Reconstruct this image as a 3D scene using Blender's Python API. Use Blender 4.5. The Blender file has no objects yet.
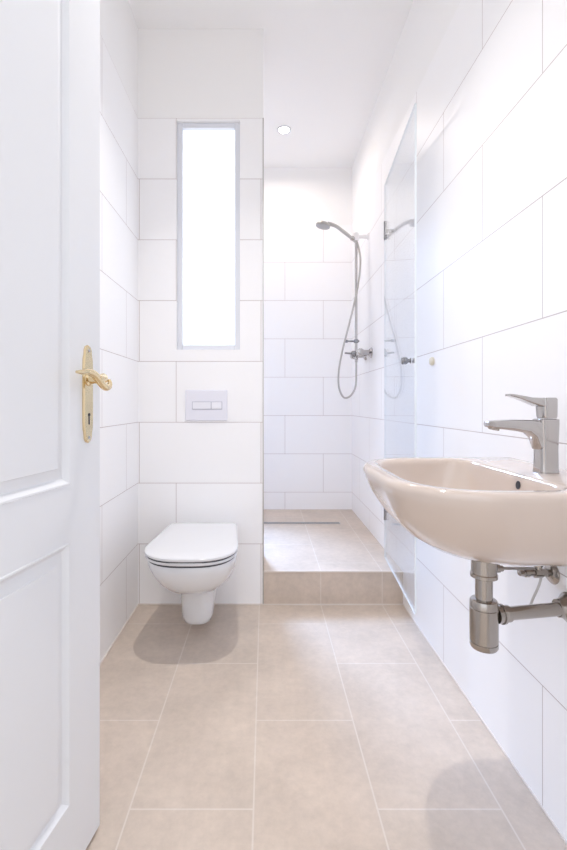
import bpy, bmesh, math, random
from math import sin, cos, pi, radians, sqrt
from mathutils import Vector, Matrix

scn = bpy.context.scene
COL = scn.collection

# ------------------------------------------------------------------ camera
F_PX, CX, CY, CAM_H = 442.0, 265.0, 404.0, 0.99
cam_data = bpy.data.cameras.new('camera')
cam = bpy.data.objects.new('camera', cam_data)
COL.objects.link(cam)
cam.location = (0, 0, CAM_H)
cam.rotation_euler = (pi / 2, 0, 0)
cam_data.sensor_fit = 'VERTICAL'
cam_data.sensor_height = 36.0
cam_data.lens = F_PX / 850 * 36.0
cam_data.shift_x = (283.5 - CX) / 850
cam_data.shift_y = -(425 - CY) / 850
cam_data.clip_start = 0.02
scn.camera = cam

# ------------------------------------------------------------------ room sizes
XL, XR = -0.627, 0.68          # left and right wall faces
Y_FRONT = 0.20                # inner face of the doorway wall
Y_WC = 2.18                   # tiled wall behind the toilet
Y_WC_BACK = 2.40              # its shower side
X_END = -0.008                # free end of that wall
Y_BACK = 3.46                 # back wall of the shower
Z_CEIL = 2.84
Z_STEP = 0.165
SHX0 = -0.62                  # shower room reaches behind the toilet wall

# ------------------------------------------------------------------ world and lights
world = bpy.data.worlds.new('World')
scn.world = world
world.use_nodes = True
bg = world.node_tree.nodes['Background']
wt = world.node_tree                      # pale hallway light above, darker ground below
wtc = wt.nodes.new('ShaderNodeTexCoord')
wsp = wt.nodes.new('ShaderNodeSeparateXYZ')
wrm = wt.nodes.new('ShaderNodeValToRGB')
wt.links.new(wtc.outputs['Generated'], wsp.inputs[0])
wt.links.new(wsp.outputs['Z'], wrm.inputs[0])
wrm.color_ramp.elements[0].position = 0.0
wrm.color_ramp.elements[0].color = (0.66, 0.63, 0.62, 1)
wrm.color_ramp.elements[1].position = 0.10
wrm.color_ramp.elements[1].color = (0.88, 0.92, 1.0, 1)
wt.links.new(wrm.outputs[0], bg.inputs[0])
bg.inputs[1].default_value = 1.46


def area(name, loc, rot, power, color, shape='DISK', size=0.07, size_y=None, spread=180):
    d = bpy.data.lights.new(name, 'AREA')
    d.energy = power
    d.color = color
    d.shape = shape
    d.size = size
    d.spread = radians(spread)
    if size_y:
        d.size_y = size_y
    o = bpy.data.objects.new(name, d)
    o.location = loc
    o.rotation_euler = rot
    COL.objects.link(o)
    return o


LAMPS = [(-0.08, 1.26), (0.128, 2.98)]
area('entry_lamp_light', (LAMPS[0][0], LAMPS[0][1], Z_CEIL - 0.016), (0, 0, 0), 5.2, (1.0, 0.96, 0.92), size=0.05, spread=96)
area('shower_lamp_light', (LAMPS[1][0], LAMPS[1][1], Z_CEIL - 0.016), (0, 0, 0), 3.2, (1.0, 0.88, 0.78), spread=165)
# daylight outside the window of the shower room (round the corner, on the back wall)
sky_dir = Vector((0.40, -1.0, -1.0))
area('daylight', (-0.86, Y_BACK + 1.25, 2.88), sky_dir.to_track_quat('-Z', 'Y').to_euler(), 46, (0.47, 0.66, 1.0),
     'RECTANGLE', 1.0, 1.0, spread=72)

scn.view_settings.view_transform = 'Standard'
scn.view_settings.look = 'None'
scn.view_settings.gamma = 1.0
scn.view_settings.use_curve_mapping = False
scn.view_settings.exposure = 0.29
scn.cycles.max_bounces = 16
scn.cycles.diffuse_bounces = 12


# ------------------------------------------------------------------ materials
def new_mat(name):
    m = bpy.data.materials.new(name)
    m.use_nodes = True
    nt = m.node_tree
    b = nt.nodes['Principled BSDF']
    return m, nt, b


def simple(name, col, rough=0.4, metal=0.0, spec=0.5, coat=0.0, noise=0.0, nscale=40):
    m, nt, b = new_mat(name)
    b.inputs['Base Color'].default_value = (*col, 1)
    b.inputs['Roughness'].default_value = rough
    b.inputs['Metallic'].default_value = metal
    b.inputs['Specular IOR Level'].default_value = spec
    b.inputs['Coat Weight'].default_value = coat
    b.inputs['Coat Roughness'].default_value = 0.04
    if noise:
        tc = nt.nodes.new('ShaderNodeTexCoord')
        n = nt.nodes.new('ShaderNodeTexNoise')
        n.inputs['Scale'].default_value = nscale
        n.inputs['Detail'].default_value = 3
        nt.links.new(tc.outputs['Object'], n.inputs['Vector'])
        bp = nt.nodes.new('ShaderNodeBump')
        bp.inputs['Strength'].default_value = noise
        bp.inputs['Distance'].default_value = 0.002
        nt.links.new(n.outputs['Fac'], bp.inputs['Height'])
        nt.links.new(bp.outputs['Normal'], b.inputs['Normal'])
    return m


def math_node(nt, op, a, b=None):
    n = nt.nodes.new('ShaderNodeMath')
    n.operation = op
    for i, v in enumerate((a, b)):
        if v is None:
            continue
        if isinstance(v, (int, float)):
            n.inputs[i].default_value = v
        else:
            nt.links.new(v, n.inputs[i])
    return n.outputs[0]


def tile_mat(name, u, uoff, voff=0.0, offset=0.5, top=None, v='Z', floor=False, tw=0.6, th=0.3):
    """Running bond of 0.6 x 0.3 tiles.  u, v name world axes; joints at uoff on even rows."""
    m, nt, b = new_mat(name)
    g = nt.nodes.new('ShaderNodeNewGeometry')
    sep = nt.nodes.new('ShaderNodeSeparateXYZ')
    nt.links.new(g.outputs['Position'], sep.inputs[0])
    uu = math_node(nt, 'ADD', sep.outputs[u], 50 * tw - uoff)
    vv = math_node(nt, 'ADD', sep.outputs[v], 101 * th - voff)
    cmb = nt.nodes.new('ShaderNodeCombineXYZ')
    nt.links.new(uu, cmb.inputs[0])
    nt.links.new(vv, cmb.inputs[1])
    br = nt.nodes.new('ShaderNodeTexBrick')
    br.offset = offset
    br.offset_frequency = 2
    br.squash = 1.0
    br.inputs['Scale'].default_value = 1.0
    br.inputs['Brick Width'].default_value = tw
    br.inputs['Row Height'].default_value = th
    br.inputs['Mortar Size'].default_value = 0.0024 if floor else 0.0014
    br.inputs['Mortar Smooth'].default_value = 0.2
    br.inputs['Bias'].default_value = 0.0
    nt.links.new(cmb.outputs[0], br.inputs['Vector'])
    fac = br.outputs['Fac']
    if floor:
        br.inputs['Color1'].default_value = (0.60, 0.508, 0.43, 1)
        br.inputs['Color2'].default_value = (0.57, 0.488, 0.415, 1)
        br.inputs['Mortar'].default_value = (0.66, 0.59, 0.53, 1)
        n1 = nt.nodes.new('ShaderNodeTexNoise')
        n1.inputs['Scale'].default_value = 5.0
        n1.inputs['Detail'].default_value = 8
        n1.inputs['Roughness'].default_value = 0.65
        nt.links.new(g.outputs['Position'], n1.inputs['Vector'])
        n2 = nt.nodes.new('ShaderNodeTexNoise')
        n2.inputs['Scale'].default_value = 38.0
        n2.inputs['Detail'].default_value = 6
        n2.inputs['Roughness'].default_value = 0.7
        nt.links.new(g.outputs['Position'], n2.inputs['Vector'])
        s = math_node(nt, 'ADD', math_node(nt, 'MULTIPLY', n1.outputs['Fac'], 0.50),
                      math_node(nt, 'MULTIPLY', n2.outputs['Fac'], 0.34))
        s = math_node(nt, 'ADD', s, 0.58)
        s = math_node(nt, 'MAXIMUM', s, math_node(nt, 'MULTIPLY', fac, 1.0))
        mx = nt.nodes.new('ShaderNodeMix')
        mx.data_type = 'RGBA'
        mx.blend_type = 'MULTIPLY'
        mx.inputs[0].default_value = 1.0
        nt.links.new(br.outputs['Color'], mx.inputs[6])
        cc = nt.nodes.new('ShaderNodeCombineColor')
        for i in range(3):
            nt.links.new(s, cc.inputs[i])
        nt.links.new(cc.outputs[0], mx.inputs[7])
        nt.links.new(mx.outputs[2], b.inputs['Base Color'])
        b.inputs['Roughness'].default_value = 0.45
        b.inputs['Specular IOR Level'].default_value = 0.35
    else:
        white = (0.93, 0.925, 0.93, 1)
        br.inputs['Color1'].default_value = white
        br.inputs['Color2'].default_value = white
        br.inputs['Mortar'].default_value = (0.53, 0.47, 0.46, 1)
        colour = br.outputs['Color']
        if top is not None:
            st = math_node(nt, 'GREATER_THAN', sep.outputs['Z'], top)
            mx = nt.nodes.new('ShaderNodeMix')
            mx.data_type = 'RGBA'
            nt.links.new(st, mx.inputs[0])
            nt.links.new(colour, mx.inputs[6])
            mx.inputs[7].default_value = (0.91, 0.905, 0.90, 1)
            colour = mx.outputs[2]
            fac = math_node(nt, 'MULTIPLY', fac, math_node(nt, 'SUBTRACT', 1.0, st))
            r = math_node(nt, 'ADD', math_node(nt, 'MULTIPLY', st, 0.35), 0.42)
            nt.links.new(r, b.inputs['Roughness'])
        else:
            b.inputs['Roughness'].default_value = 0.42
        nt.links.new(colour, b.inputs['Base Color'])
        b.inputs['Specular IOR Level'].default_value = 0.3
    bp = nt.nodes.new('ShaderNodeBump')
    bp.inputs['Strength'].default_value = 0.35
    bp.inputs['Distance'].default_value = 0.001
    bp.invert = True
    nt.links.new(fac, bp.inputs['Height'])
    nt.links.new(bp.outputs['Normal'], b.inputs['Normal'])
    return m


M = {}
M['tile_right'] = tile_mat('white_tile_right', 'Y', 1.083, top=2.39)
M['tile_left'] = tile_mat('white_tile_left', 'Y', 2.0, top=2.4)
M['tile_wc'] = tile_mat('white_tile_toilet_wall', 'X', -0.62, offset=0.697, top=2.4)
M['tile_back'] = tile_mat('white_tile_back', 'X', 0.156, top=2.39)
M['floor'] = tile_mat('beige_stone_tile', 'Y', 1.3835, voff=-0.634, v='X', floor=True, tw=0.607, th=0.303)
M['paint'] = simple('white_wall_paint', (0.91, 0.905, 0.90), 0.8, noise=0.05, nscale=180)
M['door_paint'] = simple('white_door_lacquer', (0.76, 0.775, 0.80), 0.32, noise=0.06, nscale=14)
M['ceramic'] = simple('white_sanitary_ceramic', (0.76, 0.77, 0.79), 0.12, coat=0.6)
M['beige_ceramic'] = simple('beige_sanitary_ceramic', (0.62, 0.525, 0.46), 0.12, coat=0.55)
M['seat'] = simple('white_seat_plastic', (0.76, 0.765, 0.785), 0.25)
M['plate'] = simple('pale_lilac_white_plastic', (0.80, 0.80, 0.87), 0.3)
M['button'] = simple('white_button_plastic', (0.84, 0.84, 0.89), 0.25)
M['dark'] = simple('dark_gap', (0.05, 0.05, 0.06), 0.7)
M['chrome'] = simple('chrome', (0.50, 0.48, 0.47), 0.10, metal=1.0)
M['nickel'] = simple('brushed_nickel', (0.42, 0.39, 0.36), 0.20, metal=1.0)
M['steel'] = simple('dull_steel', (0.50, 0.48, 0.46), 0.3, metal=1.0)
M['brass'] = simple('polished_brass', (0.80, 0.65, 0.40), 0.14, metal=1.0)
M['braid'] = simple('grey_braided_hose', (0.36, 0.34, 0.33), 0.35, metal=0.8)
M['hinge'] = simple('dark_chrome_hinge', (0.32, 0.32, 0.33), 0.25, metal=1.0)
M['frame'] = simple('white_window_frame', (0.74, 0.76, 0.81), 0.35)
M['rubber'] = simple('ivory_rubber', (0.72, 0.67, 0.55), 0.6)
M['grey_plastic'] = simple('grey_nozzle_plastic', (0.42, 0.41, 0.41), 0.45)
M['clear'] = simple('frosted_bracket_plastic', (0.86, 0.84, 0.84), 0.2)


def emit_mat(name, col, strength):
    m, nt, b = new_mat(name)
    b.inputs['Base Color'].default_value = (0.9, 0.9, 0.9, 1)
    b.inputs['Emission Color'].default_value = (*col, 1)
    b.inputs['Emission Strength'].default_value = strength
    return m


M['lamp'] = emit_mat('glowing_lamp_lens', (1.0, 0.95, 0.88), 14)


def frosted():
    m = bpy.data.materials.new('glowing_frosted_glass')
    m.use_nodes = True
    nt = m.node_tree
    nt.nodes.clear()
    out = nt.nodes.new('ShaderNodeOutputMaterial')
    tr = nt.nodes.new('ShaderNodeBsdfTranslucent')
    tr.inputs[0].default_value = (0.92, 0.95, 1, 1)
    em = nt.nodes.new('ShaderNodeEmission')
    em.inputs[0].default_value = (0.93, 0.96, 1.0, 1)
    em.inputs[1].default_value = 0.70  # pane's own glow, added to the daylight it lets through
    ad = nt.nodes.new('ShaderNodeAddShader')
    nt.links.new(tr.outputs[0], ad.inputs[0])
    nt.links.new(em.outputs[0], ad.inputs[1])
    gl = nt.nodes.new('ShaderNodeBsdfGlossy')
    gl.inputs['Roughness'].default_value = 0.2
    fr = nt.nodes.new('ShaderNodeFresnel')
    mx = nt.nodes.new('ShaderNodeMixShader')
    nt.links.new(fr.outputs[0], mx.inputs[0])
    nt.links.new(ad.outputs[0], mx.inputs[1])
    nt.links.new(gl.outputs[0], mx.inputs[2])
    nt.links.new(mx.outputs[0], out.inputs[0])
    return m


def clear_glass(name, tint, spec=1.0, ior=1.5):
    m = bpy.data.materials.new(name)
    m.use_nodes = True
    nt = m.node_tree
    nt.nodes.clear()
    out = nt.nodes.new('ShaderNodeOutputMaterial')
    tp = nt.nodes.new('ShaderNodeBsdfTransparent')
    tp.inputs[0].default_value = (*tint, 1)
    gl = nt.nodes.new('ShaderNodeBsdfGlossy')
    gl.inputs['Roughness'].default_value = 0.0
    gl.inputs[0].default_value = (0.95, 0.97, 0.98, 1)
    fr = nt.nodes.new('ShaderNodeFresnel')
    # thin parallel glass: both faces reflect like air to glass
    g = nt.nodes.new('ShaderNodeNewGeometry')
    k = math_node(nt, 'ADD', math_node(nt, 'MULTIPLY', g.outputs['Backfacing'], 1.0 / ior - ior), ior)
    nt.links.new(k, fr.inputs[0])
    mx = nt.nodes.new('ShaderNodeMixShader')
    nt.links.new(fr.outputs[0], mx.inputs[0])
    nt.links.new(tp.outputs[0], mx.inputs[1])
    nt.links.new(gl.outputs[0], mx.inputs[2])
    nt.links.new(mx.outputs[0], out.inputs[0])
    return m


M['frosted'] = frosted()
M['glass'] = clear_glass('clear_shower_glass', (0.955, 0.965, 0.98))
M['glass_edge'] = simple('pale_glass_edge', (0.86, 0.92, 0.95), 0.15)


# ------------------------------------------------------------------ mesh helpers
def finish(name, bm, mat, parent=None, loc=None, bevel=0.0, segs=2, smooth=35, subsurf=0):
    bmesh.ops.recalc_face_normals(bm, faces=bm.faces[:])
    me = bpy.data.meshes.new(name)
    bm.to_mesh(me)
    bm.free()
    mats = mat if isinstance(mat, (list, tuple)) else [mat]
    for k in mats:
        me.materials.append(k)
    for p in me.polygons:
        p.use_smooth = True
    me.set_sharp_from_angle(angle=radians(smooth))
    o = bpy.data.objects.new(name, me)
    COL.objects.link(o)
    if parent is not None:
        o.parent = parent
    if loc is not None:
        o.location = loc
    if bevel:
        md = o.modifiers.new('bevel', 'BEVEL')
        md.width = bevel
        md.segments = segs
        md.limit_method = 'ANGLE'
        md.angle_limit = radians(40)
        md.harden_normals = False
    if subsurf:
        md = o.modifiers.new('subsurf', 'SUBSURF')
        md.levels = md.render_levels = subsurf
    return o


def box(bm, x0, x1, y0, y1, z0, z1, mi=0):
    v = [bm.verts.new((x, y, z)) for x in (x0, x1) for y in (y0, y1) for z in (z0, z1)]
    for f in ((0, 1, 3, 2), (4, 6, 7, 5), (0, 4, 5, 1), (2, 3, 7, 6), (0, 2, 6, 4), (1, 5, 7, 3)):
        fc = bm.faces.new([v[i] for i in f])
        fc.material_index = mi


def loft(bm, rings, cap0=True, cap1=True, closed=True):
    """rings: lists of points, all the same length; quads between them."""
    vs = [[bm.verts.new(p) for p in r] for r in rings]
    n = len(rings[0])
    for a, b in zip(vs[:-1], vs[1:]):
        for i in range(n if closed else n - 1):
            j = (i + 1) % n
            bm.faces.new((a[i], a[j], b[j], b[i]))
    if cap0:
        bm.faces.new(list(reversed(vs[0])))
    if cap1:
        bm.faces.new(vs[-1])
    return vs


def frame_of(d, hint=None):
    d = Vector(d).normalized()
    h = Vector(hint) if hint else (Vector((0, 0, 1)) if abs(d.z) < 0.9 else Vector((1, 0, 0)))
    u = d.cross(h).normalized()
    w = u.cross(d).normalized()
    return d, u, w


def lathe(bm, p0, axis, prof, n=24, sy=1.0, hint=None):
    """Surface of revolution; prof is a list of (distance along the axis, radius)."""
    d, u, w = frame_of(axis, hint)
    rings = []
    for t, r in prof:
        c = Vector(p0) + d * t
        rings.append([c + (u * cos(2 * pi * i / n) + w * sin(2 * pi * i / n) * sy) * max(r, 1e-4) for i in range(n)])
    loft(bm, rings)


def rod(bm, p0, p1, r, n=16):
    v = Vector(p1) - Vector(p0)
    lathe(bm, p0, v, [(0, r), (v.length, r)], n)


def catmull(pts, k=8):
    P = [Vector(p) for p in pts]
    P = [P[0] * 2 - P[1]] + P + [P[-1] * 2 - P[-2]]
    out = []
    for i in range(1, len(P) - 2):
        a, b, c, d = P[i - 1:i + 3]
        for j in range(k):
            t = j / k
            out.append(0.5 * ((2 * b) + (c - a) * t + (2 * a - 5 * b + 4 * c - d) * t * t
                              + (3 * b - a - 3 * c + d) * t ** 3))
    out.append(P[-2])
    return out


def tube(bm, pts, r, n=10, k=8, radii=None, flat=1.0, hint=None):
    """Round tube along a smooth curve through pts; radii per control point."""
    C = catmull(pts, k)
    if radii:
        R = [v[0] for v in catmull([(q, 0, 0) for q in radii], k)]
    else:
        R = [r] * len(C)
    rings = []
    up = None
    for i, c in enumerate(C):
        t = (C[min(i + 1, len(C) - 1)] - C[max(i - 1, 0)]).normalized()
        if up is None:
            _, u, up = frame_of(t, hint)
        u = t.cross(up).normalized()
        up = u.cross(t).normalized()
        rings.append([c + (u * cos(2 * pi * j / n) + up * sin(2 * pi * j / n) * flat) * R[i] for j in range(n)])
    loft(bm, rings)


def rrect(cx, cy, hx, hy, r, z=0.0, n=6, m=2.0):
    """Rounded rectangle ring in a horizontal plane (m > 2 gives squarer corners)."""
    r = min(r, hx, hy)
    out = []
    for (sx, sy, a0) in ((1, 1, 0), (-1, 1, 90), (-1, -1, 180), (1, -1, 270)):
        for i in range(n + 1):
            a = radians(a0 + 90 * i / n)
            ca, sa = cos(a), sin(a)
            out.append(Vector((cx + sx * (hx - r) + r * math.copysign(abs(ca) ** (2 / m), ca),
                               cy + sy * (hy - r) + r * math.copysign(abs(sa) ** (2 / m), sa), z)))
    return out


def empty(name, loc=(0, 0, 0)):
    o = bpy.data.objects.new(name, None)
    o.empty_display_size = 0.05
    o.location = loc
    COL.objects.link(o)
    return o


def tag(o, label, cat, group=None):
    o['label'] = label
    o['category'] = cat
    if group:
        o['group'] = group
    return o


def struct(o, label=None):
    o['kind'] = 'structure'
    if label:
        o['label'] = label
    return o


def hang(root):
    """Children were modelled in world coordinates: keep them there under an Empty that is not at the origin."""
    inv = Matrix.Translation(root.location).inverted()
    for c in root.children:
        if c.type == 'MESH':
            c.data.transform(inv)


# ------------------------------------------------------------------ the room
bm = bmesh.new()
box(bm, XL - 0.12, XR + 0.12, -0.9, Y_WC + 0.06, -0.12, 0.0)
struct(finish('floor', bm, M['floor']), 'beige stone tile floor')

bm = bmesh.new()
box(bm, SHX0 - 0.12, XR, Y_WC + 0.06, Y_BACK, -0.12, 0.0)
box(bm, X_END, XR, Y_WC, Y_BACK, 0.0, Z_STEP)
box(bm, SHX0, X_END, Y_WC_BACK, Y_BACK, 0.0, Z_STEP)
struct(finish('floor_shower', bm, M['floor'], bevel=0.002), 'raised beige tiled shower floor with step')

bm = bmesh.new()
box(bm, XL - 0.12, XR + 0.12, 0.08, Y_BACK + 0.12, Z_CEIL, Z_CEIL + 0.12)
struct(finish('ceiling', bm, M['paint']), 'white ceiling')

bm = bmesh.new()
box(bm, XL - 0.12, XL, 0.08, Y_BACK + 0.12, 0.0, Z_CEIL)
struct(finish('wall_left', bm, M['tile_left']), 'white tiled left wall')

bm = bmesh.new()
box(bm, XR, XR + 0.12, 0.08, Y_BACK + 0.12, 0.0, Z_CEIL)
struct(finish('wall_right', bm, M['tile_right']), 'white tiled right wall')

# doorway wall around the camera
DX0, DX1 = -0.565, 0.42            # full-height opening, lintel left out to let in more light
bm = bmesh.new()
box(bm, XL, DX0, 0.08, Y_FRONT, 0, Z_CEIL)
box(bm, DX1, XR, 0.08, Y_FRONT, 0, Z_CEIL)
struct(finish('wall_front', bm, M['paint']), 'white wall with the doorway')

# toilet wall with its window opening
WX0, WX1, WZ0, WZ1 = -0.436, -0.124, 1.258, 2.388
bm = bmesh.new()
for (a, b_, c, d) in ((XL, WX0, 0, Z_CEIL), (WX1, X_END, 0, Z_CEIL), (WX0, WX1, 0, WZ0), (WX0, WX1, WZ1, Z_CEIL)):
    box(bm, a, b_, Y_WC, Y_WC_BACK, c, d)
struct(finish('wall_toilet', bm, M['tile_wc']), 'white tiled wall behind the toilet')

# back wall of the shower, with the window round the corner that lets the daylight in
BX0, BX1, BZ0, BZ1 = -0.58, -0.14, 0.95, 2.35
bm = bmesh.new()
for (a, b_, c, d) in ((SHX0, BX0, 0, Z_CEIL), (BX1, XR, 0, Z_CEIL), (BX0, BX1, 0, BZ0), (BX0, BX1, BZ1, Z_CEIL)):
    box(bm, a, b_, Y_BACK, Y_BACK + 0.12, c, d)
struct(finish('wall_back', bm, M['tile_back']), 'white tiled back wall of the shower')


def window(name, x0, x1, y, z0, z1, fw, dep, pane_mat, label):
    bm = bmesh.new()
    for (a, b_, c, d) in ((x0, x0 + fw, z0, z1), (x1 - fw, x1, z0, z1), (x0 + fw, x1 - fw, z0, z0 + fw),
                          (x0 + fw, x1 - fw, z1 - fw, z1)):
        box(bm, a, b_, y, y + dep, c, d)
    w = finish(name, bm, M['frame'], bevel=0.003)
    struct(w, label)
    bm = bmesh.new()
    box(bm, x0 + fw - 0.004, x1 - fw + 0.004, y + dep * 0.45, y + dep * 0.45 + 0.004, z0 + fw - 0.004, z1 - fw + 0.004)
    finish('pane', bm, pane_mat, parent=w)
    return w


window('window_1', WX0, WX1, Y_WC + 0.016, WZ0, WZ1, 0.026, 0.05, M['frosted'],
       'tall narrow frosted window in the wall above the toilet')
window('window_2', BX0, BX1, Y_BACK + 0.04, BZ0, BZ1, 0.03, 0.05, clear_glass('clear_window_glass', (0.97, 0.98, 1.0)),
       'window in the shower back wall behind the toilet wall')

# polished corner trim on the free end of the toilet wall
bm = bmesh.new()
box(bm, X_END - 0.004, X_END + 0.002, Y_WC - 0.002, Y_WC + 0.006, 0.0, 2.4)
struct(finish('trim_1', bm, M['steel']), 'thin metal corner trim on the end of the toilet wall')
# pale edge strip along the top of the step
bm = bmesh.new()
box(bm, X_END + 0.002, XR, Y_WC - 0.003, Y_WC + 0.004, Z_STEP - 0.005, Z_STEP + 0.001)
struct(finish('trim_2', bm, simple('pale_step_edge', (0.70, 0.62, 0.55), 0.4)), 'pale edge strip of the shower step')
# grout fillets where walls meet the floor
M['grout'] = simple('pale_grout', (0.72, 0.66, 0.61), 0.8)
bm = bmesh.new()
box(bm, XL + 0.004, X_END, Y_WC - 0.004, Y_WC + 0.002, 0.0, 0.006)
box(bm, X_END, XR - 0.004, Y_WC - 0.004, Y_WC + 0.002, 0.0, 0.005)
struct(finish('trim_3', bm, M['grout']), 'pale sealing joint at the foot of the toilet wall')
bm = bmesh.new()
box(bm, XL, XL + 0.004, Y_FRONT, Y_WC, 0.0, 0.005)
struct(finish('trim_4', bm, M['grout']), 'pale sealing joint at the foot of the left wall')
bm = bmesh.new()
box(bm, XR - 0.004, XR, Y_FRONT, Y_WC, 0.0, 0.005)
struct(finish('trim_5', bm, M['grout']), 'pale sealing joint at the foot of the right wall')

# ------------------------------------------------------------------ entrance door (open, on the left)
DOOR_W, DOOR_T, DOOR_Z0, DOOR_Z1 = 0.80, 0.040, 0.010, 2.03
ang = math.atan2(0.165, 1.0)
Dv = Vector((-sin(ang), -cos(ang), 0))          # from the free edge to the hinge
Nv = Vector((cos(ang), -sin(ang), 0))           # out of the face towards the room
E0 = Vector((-0.385, 1.030, 0))                 # free edge of the visible face


def dp(t, off, z):
    return E0 + Dv * t + Nv * off + Vector((0, 0, z))


def door_face(bm, off, flip):
    panels = [(0.704, 0.158), (1.93, 0.823)]
    t0, t1 = 0.116, DOOR_W - 0.116
    rows = [DOOR_Z0, 0.158, 0.704, 0.823, 1.90, DOOR_Z1]
    cols = [0.0, t0, t1, DOOR_W]
    s = -1 if flip else 1
    for i in range(5):
        for j in range(3):
            a, b_, c, d = cols[j], cols[j + 1], rows[i], rows[i + 1]
            if j == 1 and i in (1, 3):
                # stepped moulding into a raised field
                prof = [(0.0, 0.0), (0.0015, 0.0015), (0.005, 0.001), (0.009, -0.003), (0.014, -0.0085), (0.0165, -0.0095),
                        (0.019, -0.009), (0.037, -0.0035), (0.038, -0.0015), (0.040, -0.0015)]
                rings = []
                for ins, dep in prof:
                    rings.append([dp(a + ins, off + s * dep, c + ins), dp(b_ - ins, off + s * dep, c + ins),
                                  dp(b_ - ins, off + s * dep, d - ins), dp(a + ins, off + s * dep, d - ins)])
                loft(bm, rings, cap0=False, cap1=True)
            else:
                bm.faces.new([bm.verts.new(dp(*q)) for q in ((a, off, c), (b_, off, c), (b_, off, d), (a, off, d))])


bm = bmesh.new()
door_face(bm, 0.0, False)
door_face(bm, -DOOR_T, True)
for q in (((0, 0), (0, -DOOR_T)), ((DOOR_W, 0), (DOOR_W, -DOOR_T))):
    (t, o1), (_, o2) = q
    bm.faces.new([bm.verts.new(dp(*p)) for p in ((t, o1, DOOR_Z0), (t, o2, DOOR_Z0), (t, o2, DOOR_Z1), (t, o1, DOOR_Z1))])
for z in (DOOR_Z0, DOOR_Z1):
    bm.faces.new([bm.verts.new(dp(*p)) for p in ((0, 0, z), (0, -DOOR_T, z), (DOOR_W, -DOOR_T, z), (DOOR_W, 0, z))])
bmesh.ops.remove_doubles(bm, verts=bm.verts[:], dist=0.0005)
door = struct(finish('door_1', bm, M['door_paint'], smooth=25),
              'white panelled door standing open on the left with brass handle')

# back plate: a long shaped brass plate, slightly narrower in the waist
TC, ZH = 0.053, 1.046
prof = [(-0.108, 0.002), (-0.105, 0.009), (-0.098, 0.0135), (-0.088, 0.0145), (-0.078, 0.0175), (-0.060, 0.019),
        (0.060, 0.019), (0.078, 0.0175), (0.088, 0.0145), (0.098, 0.0135), (0.105, 0.009), (0.108, 0.002)]
zc = 1.012
bm = bmesh.new()
outer = [(TC - w, zc + h) for h, w in prof] + [(TC + w, zc + h) for h, w in reversed(prof)]
cz = [sum(p[1] for p in outer) / len(outer), TC]
inner = [(TC + (t - TC) * 0.82, zc + (z - zc) * 0.97) for t, z in outer]
loft(bm, [[dp(t, 0.0, z) for t, z in outer], [dp(t, 0.0025, z) for t, z in outer], [dp(t, 0.005, z) for t, z in inner]])
plate = finish('door_handle', bm, M['brass'], parent=door, smooth=30)
# rose, neck and scrolled lever
bm = bmesh.new()
lathe(bm, dp(TC, 0.004, ZH), Nv, [(0, 0.0165), (0.003, 0.0165), (0.006, 0.012), (0.014, 0.0115), (0.028, 0.0105),
                                   (0.036, 0.0115), (0.041, 0.009), (0.043, 0.001)], 20)
finish('rose', bm, M['brass'], parent=plate)
bm = bmesh.new()
LV = [(-.013, .045, 1.0445, .0035), (-.0125, .047, 1.036, .0055), (-.004, .049, 1.0285, .0072), (.008, .049, 1.0265, .0080), (.021, .048, 1.032, .0080),
      (.036, .047, 1.0435, .0085), (.054, .047, 1.0525, .0080), (.074, .046, 1.0555, .0065), (.094, .046, 1.0535, .0050), (.112, .046, 1.0525, .0028)]
tube(bm, [dp(TC + a, o_, z) for a, o_, z, _ in LV], 0.007, n=14, radii=[q[3] for q in LV])
tube(bm, [dp(TC, .032, ZH), dp(TC + .004, .042, ZH), dp(TC + .018, .046, ZH - .002), dp(TC + .038, .047, ZH - .001)], .009, n=12)
finish('lever', bm, M['brass'], parent=plate)
bm = bmesh.new()
lathe(bm, dp(TC, 0.0045, 0.966), Nv, [(0, 0.004), (0.0012, 0.004)], 14)
box_v = [(-0.002, 0.945), (0.002, 0.945), (0.002, 0.966), (-0.002, 0.966)]
loft(bm, [[dp(TC + a, 0.0045, z) for a, z in box_v], [dp(TC + a, 0.0057, z) for a, z in box_v]])
finish('keyhole', bm, M['dark'], parent=plate)
for z in (zc + 0.096, zc - 0.096):
    bm = bmesh.new()
    lathe(bm, dp(TC, 0.004, z), Nv, [(0, 0.0042), (0.0018, 0.0038), (0.0024, 0.001)], 12)
    finish('screw', bm, M['steel'], parent=plate)

# ------------------------------------------------------------------ toilet
TX = -0.292


def dring(hw, yf, yb, z, rl, rx, hwb=None, n=9, m=2.3, rb=0.0):
    """D shaped ring: square end at yb (towards the wall), rounded end at yf."""
    hwb = hw * 0.87 if hwb is None else hwb
    pts = []
    if rb:
        for i in range(5):
            a = radians(90 * i / 4)
            pts.append(Vector((TX - hwb + rb - rb * sin(a), yb - rb + rb * cos(a), z)))
    else:
        pts.append(Vector((TX - hwb, yb, z)))
    yk = yf + rl
    for i in range(n + 1):
        a = radians(90 * i / n)
        x = hw - rx + rx * cos(a) ** (2 / m)
        y = yk - rl * sin(a) ** (2 / m)
        pts.append(Vector((TX - x, y, z)))
    right = [Vector((2 * TX - p.x, p.y, p.z)) for p in reversed(pts)]
    return pts + right


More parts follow.
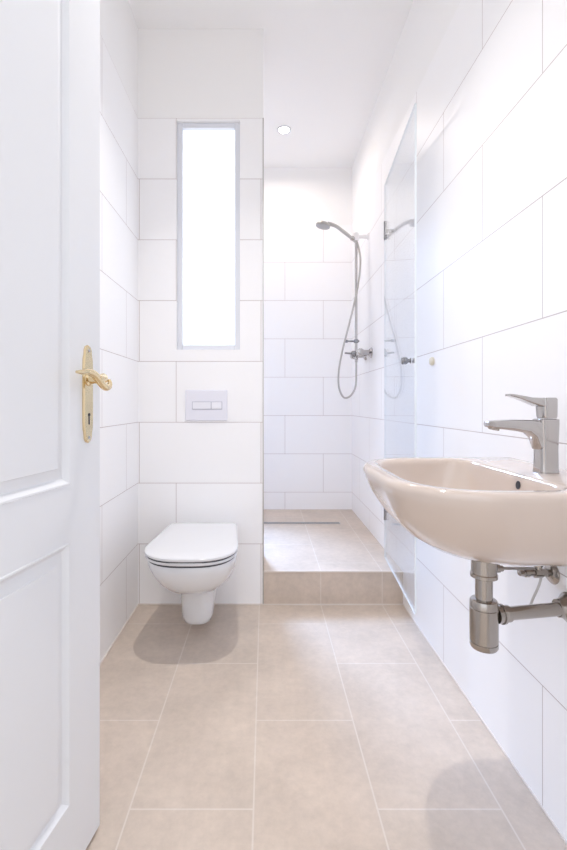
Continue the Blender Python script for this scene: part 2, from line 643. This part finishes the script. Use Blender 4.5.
toilet = empty('toilet', (TX, Y_WC, 0))
tag(toilet, 'white wall-hung toilet with closed lid below the flush plate', 'toilet')
zr = 0.386
bm = bmesh.new()
loft(bm, [dring(.155, 1.650, Y_WC, zr, .15, .13), dring(.173, 1.634, Y_WC, zr, .16, .14), dring(.177, 1.630, Y_WC, zr - .006, .17, .145),
          dring(.176, 1.632, Y_WC, zr - .03, .18, .145),
          dring(.170, 1.645, Y_WC, .325, .20, .15), dring(.156, 1.675, Y_WC, .285, .21, .145), dring(.133, 1.720, Y_WC, .250, .21, .125),
          dring(.108, 1.775, Y_WC, .226, .19, .102), dring(.091, 1.815, Y_WC, .212, .15, .083),
          dring(.080, 1.835, Y_WC, .203, .12, .072), dring(.074, 1.842, Y_WC, .190, .10, .066), dring(.071, 1.846, Y_WC, .14, .09, .062),
          dring(.068, 1.852, Y_WC, .085, .08, .060), dring(.061, 1.862, Y_WC, .062, .07, .054), dring(.048, 1.880, Y_WC, .050, .06, .042), dring(.030, 1.91, Y_WC, .046, .05, .026)])
finish('bowl', bm, M['ceramic'], parent=toilet, smooth=50)
ys = 2.115


def slab(z0, z1, hw, yf, yb, hwb, crown):
    bm = bmesh.new()
    e = 0.004
    loft(bm, [dring(hw - e, yf + e, yb - e, z0, .16, .155, hwb - e, rb=.03), dring(hw, yf, yb, z0 + e, .16, .155, hwb, rb=.034),
              dring(hw, yf, yb, z1 - e, .16, .155, hwb, rb=.034), dring(hw - e * .7, yf + e * .7, yb - e, z1 - .001, .16, .155, hwb - e, rb=.03),
              dring(hw - .012, yf + .012, yb - .012, z1 + crown * .3,   .15, .145, hwb - .012, rb=.026),
              dring(hw - .06, yf + .07, yb - .05, z1 + crown, .12, .10, hwb - .06, rb=.02)])
    return bm


finish('seat', slab(zr + .006, zr + .0200, .182, 1.622, ys, .158, 0.0), M['seat'], parent=toilet, smooth=40)
finish('lid', slab(zr + .0228, zr + .038, .184, 1.618, ys, .160, 0.004), M['seat'], parent=toilet, smooth=40)
for s in (-1, 1):
    bm = bmesh.new()
    lathe(bm, (TX + s * .078, ys + .004, zr), (0, 0, 1), [(0, .012), (.020, .012), (.024, .009), (.025, .002)], 16)
    finish('hinge', bm, M['chrome'], parent=toilet)
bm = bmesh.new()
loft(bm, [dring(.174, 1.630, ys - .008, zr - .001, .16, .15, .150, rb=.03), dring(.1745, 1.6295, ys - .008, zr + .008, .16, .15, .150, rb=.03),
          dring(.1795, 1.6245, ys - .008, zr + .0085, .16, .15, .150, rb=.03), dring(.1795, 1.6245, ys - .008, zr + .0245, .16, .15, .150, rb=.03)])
finish('seat_gap_shade', bm, M['dark'], parent=toilet)  # dark filler standing in for the shade between bowl, seat and lid
hang(toilet)

# flush plate
fp = empty('flush_plate', (-0.289, Y_WC, 0.984))
tag(fp, 'pale rectangular flush plate with two buttons on the wall above the toilet', 'flush plate')
x0, x1, z0, z1 = -0.392, -0.185, 0.908, 1.060
bm = bmesh.new()
box(bm, x0, x1, Y_WC - .010, Y_WC, z0, z1)
finish('panel', bm, M['plate'], parent=fp, bevel=.004)
bm = bmesh.new()
bx0, bx1, bz0, bz1 = x0 + .037, x1 - .028, 0.966, 0.999
box(bm, bx0 - .003, bx1 + .003, Y_WC - .0112, Y_WC - .0095, bz0 - .003, bz1 + .003)
finish('recess', bm, simple('grey_recess', (0.50, 0.50, 0.57), 0.5), parent=fp)
split = bx0 + (bx1 - bx0) * .64
for a, b_ in ((bx0, split - .002), (split + .002, bx1)):
    bm = bmesh.new()
    box(bm, a, b_, Y_WC - .0142, Y_WC - .011, bz0, bz1)
    finish('button', bm, M['button'], parent=fp, bevel=.0012)
hang(fp)

# ------------------------------------------------------------------ washbasin on the right wall
BZ = 0.842                       # rim height
bas = empty('washbasin', (XR, 0.982, BZ))
tag(bas, 'beige ceramic washbasin hung on the right white tiled wall', 'washbasin')
NB = 16


def rays(poly, c, angs):
    """Where rays from c at the given angles leave the closed polygon."""
    out = []
    n = len(poly)
    for a in angs:
        dx, dy = cos(a), sin(a)
        best = None
        for i in range(n):
            p, q = poly[i], poly[(i + 1) % n]
            ex, ey = q.x - p.x, q.y - p.y
            den = dx * ey - dy * ex
            if abs(den) < 1e-12:
                continue
            wx, wy = p.x - c[0], p.y - c[1]
            t = (wx * ey - wy * ex) / den
            u = (wx * dy - wy * dx) / den
            if t > 0 and -1e-9 <= u <= 1 + 1e-9 and (best is None or t > best):
                best = t
        out.append(Vector((c[0] + dx * best, c[1] + dy * best, poly[0].z)))
    return out




def bring(xf, y0, y1, z, rx, ry, m=2.3, xb=XR, rb=0.004):
    """Basin ring: straight at the wall (xb), rounded towards the room (xf)."""
    pts = [Vector((xb, y0, z))]
    for i in range(NB + 1):
        a = radians(90 * i / NB)
        pts.append(Vector((xf + rx - rx * sin(a) ** (2 / m), y0 + ry - ry * cos(a) ** (2 / m), z)))
    for i in range(NB + 1):
        a = radians(90 - 90 * i / NB)
        pts.append(Vector((xf + rx - rx * sin(a) ** (2 / m), y1 - ry + ry * cos(a) ** (2 / m), z)))
    pts.append(Vector((xb, y1, z)))
    return pts


def iring(xf, xb, y0, y1, z, rf, rb, m=2.3):
    """Bowl ring with the same point count: starts and ends in the middle of the deck side."""
    yc = (y0 + y1) / 2
    pts = []
    n_b, n_f = 6, None
    total = 2 * (NB + 1) + 2
    raw = []
    K = 24
    for (cx, cy, rx, ry, a0, a1) in ((xb - rb, y0 + rb, rb, rb, 0, -90), (xf + rf, y0 + rf, rf, rf, 270, 180),
                                     (xf + rf, y1 - rf, rf, rf, 180, 90), (xb - rb, y1 - rb, rb, rb, 90, 0)):
        for i in range(K + 1):
            a = radians(a0 + (a1 - a0) * i / K)
            ca, sa = cos(a), sin(a)
            raw.append(Vector((cx + rx * math.copysign(abs(ca) ** (2 / m), ca), cy + ry * math.copysign(abs(sa) ** (2 / m), sa), z)))
    raw = [Vector((xb, yc - 0.12 * (y1 - y0), z))] + raw + [Vector((xb, yc + 0.12 * (y1 - y0), z))]
    # resample evenly
    L = [0.0]
    for p, q in zip(raw[:-1], raw[1:]):
        L.append(L[-1] + (q - p).length)
    j = 0
    for i in range(total):
        s = L[-1] * i / (total - 1)
        while j < len(L) - 2 and L[j + 1] < s:
            j += 1
        d = L[j + 1] - L[j]
        pts.append(raw[j].lerp(raw[j + 1], 0 if d < 1e-9 else (s - L[j]) / d))
    return pts


XF, Y0, Y1 = 0.239, 0.722, 1.242
bm = bmesh.new()
outer = [
    bring(.420, .895, 1.070, BZ - .170, .10, .075), bring(.385, .858, 1.106, BZ - .166, .12, .11),
    bring(.345, .815, 1.150, BZ - .151, .15, .155), bring(.308, .780, 1.184, BZ - .127, .165, .18),
    bring(.280, .755, 1.209, BZ - .098, .18, .195), bring(.257, .736, 1.228, BZ - .062, .185, .20),
    bring(.244, .726, 1.238, BZ - .032, .185, .20), bring(XF, Y0, Y1, BZ - .015, .185, .20), bring(XF + .0005, Y0 + .0005, Y1 - .0005, BZ - .009, .185, .20),
    bring(XF + .003, Y0 + .003, Y1 - .003, BZ - .003, .184, .199), bring(XF + .009, Y0 + .009, Y1 - .009, BZ, .18, .195),
]
inner = [
    iring(.272, .547, .756, 1.208, BZ, .135, .055), iring(.278, .542, .762, 1.202, BZ - .0025, .133, .055), iring(.282, .539, .766, 1.198, BZ - .008, .132, .055),
    iring(.285, .537, .770, 1.195, BZ - .018, .13, .056), iring(.294, .530, .781, 1.183, BZ - .06, .12, .09),
    iring(.312, .508, .806, 1.158, BZ - .102, .10, .085), iring(.342, .480, .846, 1.118, BZ - .125, .07, .07),
    iring(.385, .455, .905, 1.059, BZ - .137, .034, .034), iring(.406, .440, .960, 1.004, BZ - .140, .016, .016),
]
CO, CI = (.46, .982), (.43, .982)
aw = math.atan2(Y1 - CO[1] - .005, XR - CO[0])
angs = [2 * pi * i / 96 for i in range(96)] + [aw, 2 * pi - aw]
angs.sort()
loft(bm, [rays(r, CO, angs) for r in outer] + [rays(r, CI if r[0].x > .45 else (.415, .982), angs) for r in inner])
finish('basin_body', bm, M['beige_ceramic'], parent=bas, smooth=60)
bm = bmesh.new()
lathe(bm, (.5395, .935, BZ - .024), (-1, 0, .12), [(0, .0105), (.003, .0105), (.004, .0095), (.0042, .008)], 20)
finish('overflow_ring', bm, M['beige_ceramic'], parent=bas)
bm = bmesh.new()
lathe(bm, (.5358, .935, BZ - .0236), (-1, 0, .12), [(0, .0088), (.0008, .0088)], 20)
finish('overflow_hole', bm, M['dark'], parent=bas)
bm = bmesh.new()
lathe(bm, (.423, .982, BZ - .1395), (0, 0, 1), [(0, .030), (.004, .030), (.006, .026), (.0062, .020), (.010, .019), (.011, .004)], 24)
finish('plughole', bm, M['chrome'], parent=bas)
hang(bas)

# mixer tap on the basin deck
TY = 0.957
tap = empty('basin_mixer_tap', (.606, TY, BZ))
tag(tap, 'chrome single-lever mixer tap standing on the rear deck of the beige washbasin', 'tap')


def vrect(c, nrm, hw, hh, r, n=4):
    """Rounded rectangle in the plane through c whose normal lies in the xz plane; width along y."""
    nx, nz = nrm
    l = sqrt(nx * nx + nz * nz)
    nx, nz = nx / l, nz / l
    ux, uz = -nz, nx               # in-plane 'up'
    out = []
    r = min(r, hw, hh)
    for (sx, sy, a0) in ((1, 1, 0), (-1, 1, 90), (-1, -1, 180), (1, -1, 270)):
        for i in range(n + 1):
            a = radians(a0 + 90 * i / n)
            p = sx * (hw - r) + r * cos(a)
            q = sy * (hh - r) + r * sin(a)
            out.append(Vector((c[0] + ux * q, TY + p, c[1] + uz * q)))
    return out


bm = bmesh.new()
loft(bm, [rrect(.608, TY, .0205, .0205, .010, BZ), rrect(.608, TY, .0205, .0205, .010, BZ + .004), rrect(.608, TY, .0195, .0195, .009, BZ + .010),
          rrect(.608, TY, .0190, .019, .009, BZ + .05), rrect(.608, TY, .0205, .0195, .008, .945), rrect(.608, TY, .0205, .0195, .008, .957), rrect(.608, TY, .0175, .0165, .007, .9585)])
finish('tap_body', bm, M['chrome'], parent=tap, smooth=45)
bm = bmesh.new()
loft(bm, [vrect((.604, .913), (-1, .9), .0175, .028, .007), vrect((.586, .9345), (-1, .45), .0175, .0205, .007), vrect((.568, .9415), (-1, .14), .0175, .0145, .006),
          vrect((.536, .9445), (-1, .06), .0175, .0118, .006), vrect((.506, .9455), (-1, .02), .0165, .0095, .005),
          vrect((.488, .9455), (-1, .0), .0160, .0082, .005), vrect((.481, .9465), (-1, .0), .0145, .006, .004), vrect((.4795, .9468), (-1, 0), .012, .004, .003)])
finish('spout', bm, M['chrome'], parent=tap, smooth=45)
bm = bmesh.new()
lathe(bm, (.497, TY, .9445), (-.25, 0, -1), [(0, .0115), (.010, .0115), (.011, .0095)], 20)
finish('aerator', bm, M['nickel'], parent=tap)
bm = bmesh.new()
loft(bm, [rrect(.610, TY, .0150, .0160, .008, .9595), rrect(.610, TY, .0160, .0170, .008, .964), rrect(.6095, TY, .0165, .0175, .008, .985),
          rrect(.609, TY, .0170, .0175, .008, 1.000), rrect(.609, TY, .0150, .0155, .007, 1.0035)])
hd = finish('lever', bm, M['chrome'], parent=tap, smooth=45)
bm = bmesh.new()
loft(bm, [vrect((.604, .9925), (-1, .05), .0165, .0100, .004), vrect((.588, .9945), (-1, .22), .0165, .0090, .004), vrect((.570, .9985), (-1, .24), .0155, .0058, .003),
          vrect((.550, 1.0045), (-1, .22), .0145, .0036, .002), vrect((.533, 1.0085), (-1, .16), .013, .0028, .002), vrect((.526, 1.0095), (-1, .1), .011, .0022, .0015)])
finish('lever_blade', bm, M['chrome'], parent=hd, smooth=45)
hang(tap)
inv = Matrix.Translation(tap.location).inverted()
for c in hd.children:
    c.data.transform(inv)

# bottle trap under the basin
PX, PY = .474, .957
trap = empty('bottle_trap', (PX, PY, .45))
tag(trap, 'dark chrome bottle trap with pipe to the wall under the washbasin', 'drain trap')
bm = bmesh.new()
lathe(bm, (PX, PY, .6615), (0, 0, -1), [(-.006, .026), (.036, .026), (.038, .0275), (.045, .0275), (.047, .024), (.0475, .018)], 32)
finish('waste_collar', bm, M['nickel'], parent=trap)
bm = bmesh.new()
lathe(bm, (PX, PY, .618), (0, 0, -1), [(0, .0175), (.055, .0175)], 28)
finish('inlet_tube', bm, M['nickel'], parent=trap)
bm = bmesh.new()
lathe(bm, (PX, PY, .569), (0, 0, -1), [(0, .018), (.002, .026), (.006, .0285), (.018, .0285), (.019, .0276), (.020, .0287), (.090, .0287), (.0905, .0277),
                                       (.092, .0277), (.0925, .0287), (.101, .0287), (.105, .0265), (.107, .018)], 36)
finish('bottle', bm, M['nickel'], parent=trap)
bm = bmesh.new()
PZ = .534
pe = Vector((XR, PY + .030, PZ + .000))
ps = Vector((PX + .026, PY, PZ))
dv = (pe - ps)
lathe(bm, ps, dv, [(0, .0185), (.010, .0185), (.011, .021), (.016, .021), (.018, .0165), (.020, .0175), (.030, .0175), (.031, .0145)], 28)
finish('collar', bm, M['nickel'], parent=trap)
bm = bmesh.new()
rod(bm, ps + dv * .1, pe, .0142, 28)
finish('outlet_pipe', bm, M['nickel'], parent=trap)
bm = bmesh.new()
lathe(bm, pe, (-1, 0, 0), [(0, .034), (.003, .034), (.010, .027), (.018, .0205), (.028, .019), (.028, .0143)], 32)
finish('wall_rosette', bm, M['nickel'], parent=trap)
hang(trap)

# angle valve and supply hose
VY, VZ = 1.045, .591
val = empty('angle_valve', (XR, VY, VZ))
tag(val, 'small chrome angle valve on the right wall beneath the washbasin', 'valve')
bm = bmesh.new()
lathe(bm, (XR, VY, VZ), (-1, 0, 0), [(0, .026), (.002, .026), (.008, .020), (.011, .010), (.011, .004)], 28)
finish('rosette', bm, M['nickel'], parent=val)
bm = bmesh.new()
lathe(bm, (XR - .008, VY, VZ), (-1, 0, 0), [(0, .009), (.018, .009), (.019, .0115), (.036, .0115), (.037, .008), (.048, .008), (.049, .010), (.058, .010), (.059, .004)], 20)
rod(bm, (XR - .034, VY, VZ), (XR - .034, VY, VZ + .022), .0085)
lathe(bm, (XR - .034, VY, VZ + .016), (0, 0, 1), [(0, .0105), (.010, .0105)], 6)
finish('valve_body', bm, M['nickel'], parent=val)
bm = bmesh.new()
lathe(bm, (XR - .062, VY, VZ), (-1, 0, 0), [(0, .006), (.004, .006), (.005, .010), (.009, .0115), (.017, .010), (.018, .004)], 12, sy=.7)
finish('handwheel', bm, M['nickel'], parent=val)
bm = bmesh.new()
tube(bm, [(XR - .034, VY, VZ + .024), (XR - .037, VY - .003, VZ + .034), (XR - .056, VY - .012, VZ + .041), (XR - .10, VY - .03, VZ + .050), (.560, .978, .658), (.556, .976, .670)], .0042, 10)
finish('supply_hose', bm, M['braid'], parent=val)
bm = bmesh.new()
tube(bm, [(XR - .026, VY, VZ - .006), (XR - .034, VY - .002, VZ - .03), (XR - .050, VY - .004, VZ - .062), (XR - .058, VY - .004, VZ - .085)], .0028, 8)
finish('cord', bm, M['steel'], parent=val)
hang(val)

# pop-up waste linkage seen below the basin
link = empty('waste_linkage', (.52, .957, .632))
tag(link, 'thin metal pull rod linkage between trap collar and valve under the basin', 'linkage')
bm = bmesh.new()
rod(bm, (PX + .024, PY, .634), (.610, 1.005, .616), .0030, 10)
finish('rod', bm, M['braid'], parent=link)
bm = bmesh.new()
lathe(bm, (PX + .022, PY, .634), (.138, .048, -.018), [(0, .009), (.012, .009), (.013, .0065), (.022, .0065), (.023, .003)], 16)
finish('ball_nut', bm, M['nickel'], parent=link)
hang(link)

# ------------------------------------------------------------------ glass shower door, swung open along the right wall
gd = empty('glass_shower_door', (.637, 2.345, .178))
tag(gd, 'clear frameless glass shower door swung open along the right wall', 'shower door')
G0, G1 = Vector((.637, 2.345, 0)), Vector((.581, 1.705, 0))   # hinge side, free side
gv = (G1 - G0).normalized()
gn = Vector((gv.y, -gv.x, 0))
if gn.x > 0:
    gn = -gn                                  # towards the room
GZ0, GZ1, GT = .178, 2.150, .008


def gp(s, off, z):
    return G0 + gv * s + gn * off + Vector((0, 0, z))


GL = (G1 - G0).length
bm = bmesh.new()
loft(bm, [[gp(0, -GT / 2, z), gp(GL, -GT / 2, z), gp(GL, GT / 2, z), gp(0, GT / 2, z)] for z in (GZ0, GZ1)])
bm.faces.ensure_lookup_table()
for f in bm.faces:
    f.normal_update()
    if abs(f.normal.dot(gn)) < .5:
        f.material_index = 1
finish('glass_pane', bm, [M['glass'], M['glass_edge']], parent=gd)
for z in (.424, 1.908):
    bm = bmesh.new()
    rod(bm, gp(.004, 0, z - .048), gp(.004, 0, z + .048), .0075, 14)
    loft(bm, [[gp(.0, -.003, q), gp(.0, .003, q), Vector((XR - .001, gp(0, .003, q).y - .004, q)), Vector((XR - .001, gp(0, .003, q).y - .010, q))] for q in (z - .009, z + .009)])
    finish('hinge', bm, M['hinge'], parent=gd)
kz, ks = 1.163, GL - .060
bm = bmesh.new()
for sg in (1, -1):
    lathe(bm, gp(ks, sg * GT / 2, kz), gn * sg, [(0, .011), (.003, .011), (.004, .0075), (.012, .0075), (.014, .0125), (.020, .0145), (.034, .0145), (.037, .012), (.0375, .003)] if sg > 0 else
          [(0, .011), (.003, .011), (.004, .009), (.010, .009), (.011, .002)], 24)
finish('knob', bm, M['hinge'], parent=gd)
hang(gd)

# wall buffer behind the door knob
bm = bmesh.new()
lathe(bm, (0, 0, 0), (-1, 0, 0), [(0, .017), (.006, .017), (.011, .014), (.0135, .008), (.014, .001)], 24)
tag(finish('door_buffer', bm, M['rubber'], loc=(XR, 1.79, 1.163)), 'small ivory round door stop on the right wall beside the glass door knob', 'door stop')

# ------------------------------------------------------------------ shower on the right wall
SX, SY_ = .598, 2.90            # riser axis
sh = empty('shower_mixer', (XR, SY_, 1.318))
tag(sh, 'chrome shower mixer with slim riser rail on the right wall inside shower', 'shower mixer')
MZ = 1.318
bm = bmesh.new()
lathe(bm, (SX + .004, SY_ - .13, MZ), (0, 1, 0), [(0, .012), (.003, .021), (.010, .023), (.04, .023), (.044, .019), (.216, .019), (.22, .023), (.25, .023), (.257, .021), (.26, .012)], 24)
finish('mixer_body', bm, M['chrome'], parent=sh)
for s in (-1, 1):
    bm = bmesh.new()
    lathe(bm, (XR, SY_ + s * .075, MZ), (-1, 0, 0), [(0, .034), (.004, .034), (.014, .024), (.018, .017), (.078, .017)], 24)
    finish('wall_union', bm, M['chrome'], parent=sh)
bm = bmesh.new()
lathe(bm, (SX - .005, SY_, MZ), (-1, 0, 0), [(0, .020), (.018, .021), (.026, .018), (.028, .010)], 24)
tube(bm, [(SX - .022, SY_, MZ + .002), (SX - .045, SY_, MZ + .004), (SX - .075, SY_, MZ + .007)], .006, 10, radii=[.008, .0062, .0055])
finish('lever', bm, M['hinge'], parent=sh)
bm = bmesh.new()
rod(bm, (SX, SY_, MZ + .015), (SX, SY_, 2.085), .0085, 16)
lathe(bm, (SX, SY_, MZ - .055), (0, 0, 1), [(0, .009), (.018, .009), (.019, .012), (.04, .012)], 16)
finish('riser_rail', bm, M['chrome'], parent=sh)
bm = bmesh.new()
lathe(bm, (SX, SY_, 1.390), (0, 0, 1), [(0, .012), (.002, .0145), (.022, .0145), (.024, .012)], 16)
lathe(bm, (SX + .02, SY_, 1.402), (-1, 0, 0), [(0, .006), (.075, .006), (.076, .010), (.092, .010), (.093, .004)], 14)
finish('diverter', bm, M['hinge'], parent=sh)
bm = bmesh.new()
lathe(bm, (XR, SY_, 2.088), (-1, 0, 0), [(0, .022), (.004, .022), (.010, .012), (.082, .011)], 18)
lathe(bm, (SX, SY_, 2.060), (0, 0, 1), [(0, .012), (.003, .016), (.05, .016), (.053, .010)], 18)
finish('top_bracket', bm, M['clear'], parent=sh)
bm = bmesh.new()
lathe(bm, (SX - .010, SY_, 2.068), (-.86, 0, .5), [(0, .014), (.026, .0155), (.027, .012)], 18)
finish('handset_holder', bm, M['chrome'], parent=sh)
hang(sh)

hs = empty('hand_shower', (SX - .02, SY_, 2.06))
tag(hs, 'chrome hand shower with round head and looping hose in top holder', 'hand shower')
bm = bmesh.new()
tube(bm, [(SX + .004, SY_ - .004, 2.046), (SX - .03, SY_, 2.078), (SX - .08, SY_, 2.118), (SX - .125, SY_, 2.152), (SX - .160, SY_, 2.167), (SX - .187, SY_, 2.171)], .01, 14,
     radii=[.0085, .0105, .0115, .011, .012, .015])
finish('handle', bm, M['steel'], parent=hs)
bm = bmesh.new()
ax = Vector((-.22, 0, -1)).normalized()
hc = Vector((SX - .213, SY_, 2.180))
lathe(bm, hc, ax, [(0, .018), (.004, .034), (.010, .044), (.018, .048), (.026, .047)], 32)
hd2 = finish('shower_head', bm, M['steel'], parent=hs)
bm = bmesh.new()
lathe(bm, hc + ax * .0255, ax, [(0, .045), (.003, .044), (.0045, .036)], 32)
finish('nozzle_face', bm, M['grey_plastic'], parent=hs)
bm = bmesh.new()
P = [(357.0, 241, -.006), (359.4, 256, -.020), (359.3, 270, -.026), (356.5, 290, -.028), (351.5, 312, -.028), (346.5, 332, -.028), (341.5, 352, -.026), (338.2, 372, -.022),
     (338.6, 388, -.02), (343.5, 397.5, -.016), (350.5, 395.5, -.01), (355.5, 386, -.004), (357.2, 375, 0), (357.2, 366, 0)]
pts = []
for px, py, dy in P:
    y = SY_ + dy
    pts.append(((px - CX) / F_PX * SY_, y, CAM_H + (CY - py) / F_PX * SY_))
pts[0] = (SX + .006, SY_ - .005, 2.048)
pts[-2] = (SX, SY_ - .002, MZ - .11)
pts[-1] = (SX, SY_, MZ - .054)
tube(bm, pts, .0062, 10)
finish('hose', bm, M['steel'], parent=hs)
hang(hs)

# ------------------------------------------------------------------ linear drain in the shower floor
ld = empty('linear_drain', (.17, 3.06, Z_STEP))
tag(ld, 'long narrow steel slot drain across the beige shower floor', 'drain')
bm = bmesh.new()
box(bm, -.16, .52, 3.035, 3.085, Z_STEP, Z_STEP + .002)
finish('channel_frame', bm, M['steel'], parent=ld)
bm = bmesh.new()
box(bm, -.155, .515, 3.042, 3.078, Z_STEP + .0018, Z_STEP + .0026)
finish('slot', bm, M['hinge'], parent=ld)
hang(ld)

# ------------------------------------------------------------------ recessed ceiling lamps
def downlight(x, y, label):
    r = empty('recessed_ceiling_lamp', (x, y, Z_CEIL))
    tag(r, label, 'ceiling light', None)
    bm = bmesh.new()
    n = 32
    rings = []
    for rad, z in ((.048, 0.0), (.048, -.003), (.044, -.006), (.037, -.006), (.034, -.002), (.034, 0.0)):
        rings.append([Vector((rad * cos(2 * pi * i / n), rad * sin(2 * pi * i / n), z)) for i in range(n)])
    loft(bm, rings, cap0=False, cap1=False)
    finish('ring', bm, M['frame'], parent=r)
    bm = bmesh.new()
    lathe(bm, (0, 0, -.0005), (0, 0, -1), [(0, .034), (.003, .033), (.0035, .02)], 28)
    finish('lens', bm, M['lamp'], parent=r)
    return r


downlight(LAMPS[0][0], LAMPS[0][1], 'recessed ceiling spotlight above the open floor in front of toilet')
downlight(LAMPS[1][0], LAMPS[1][1], 'recessed ceiling spotlight glowing above the shower')
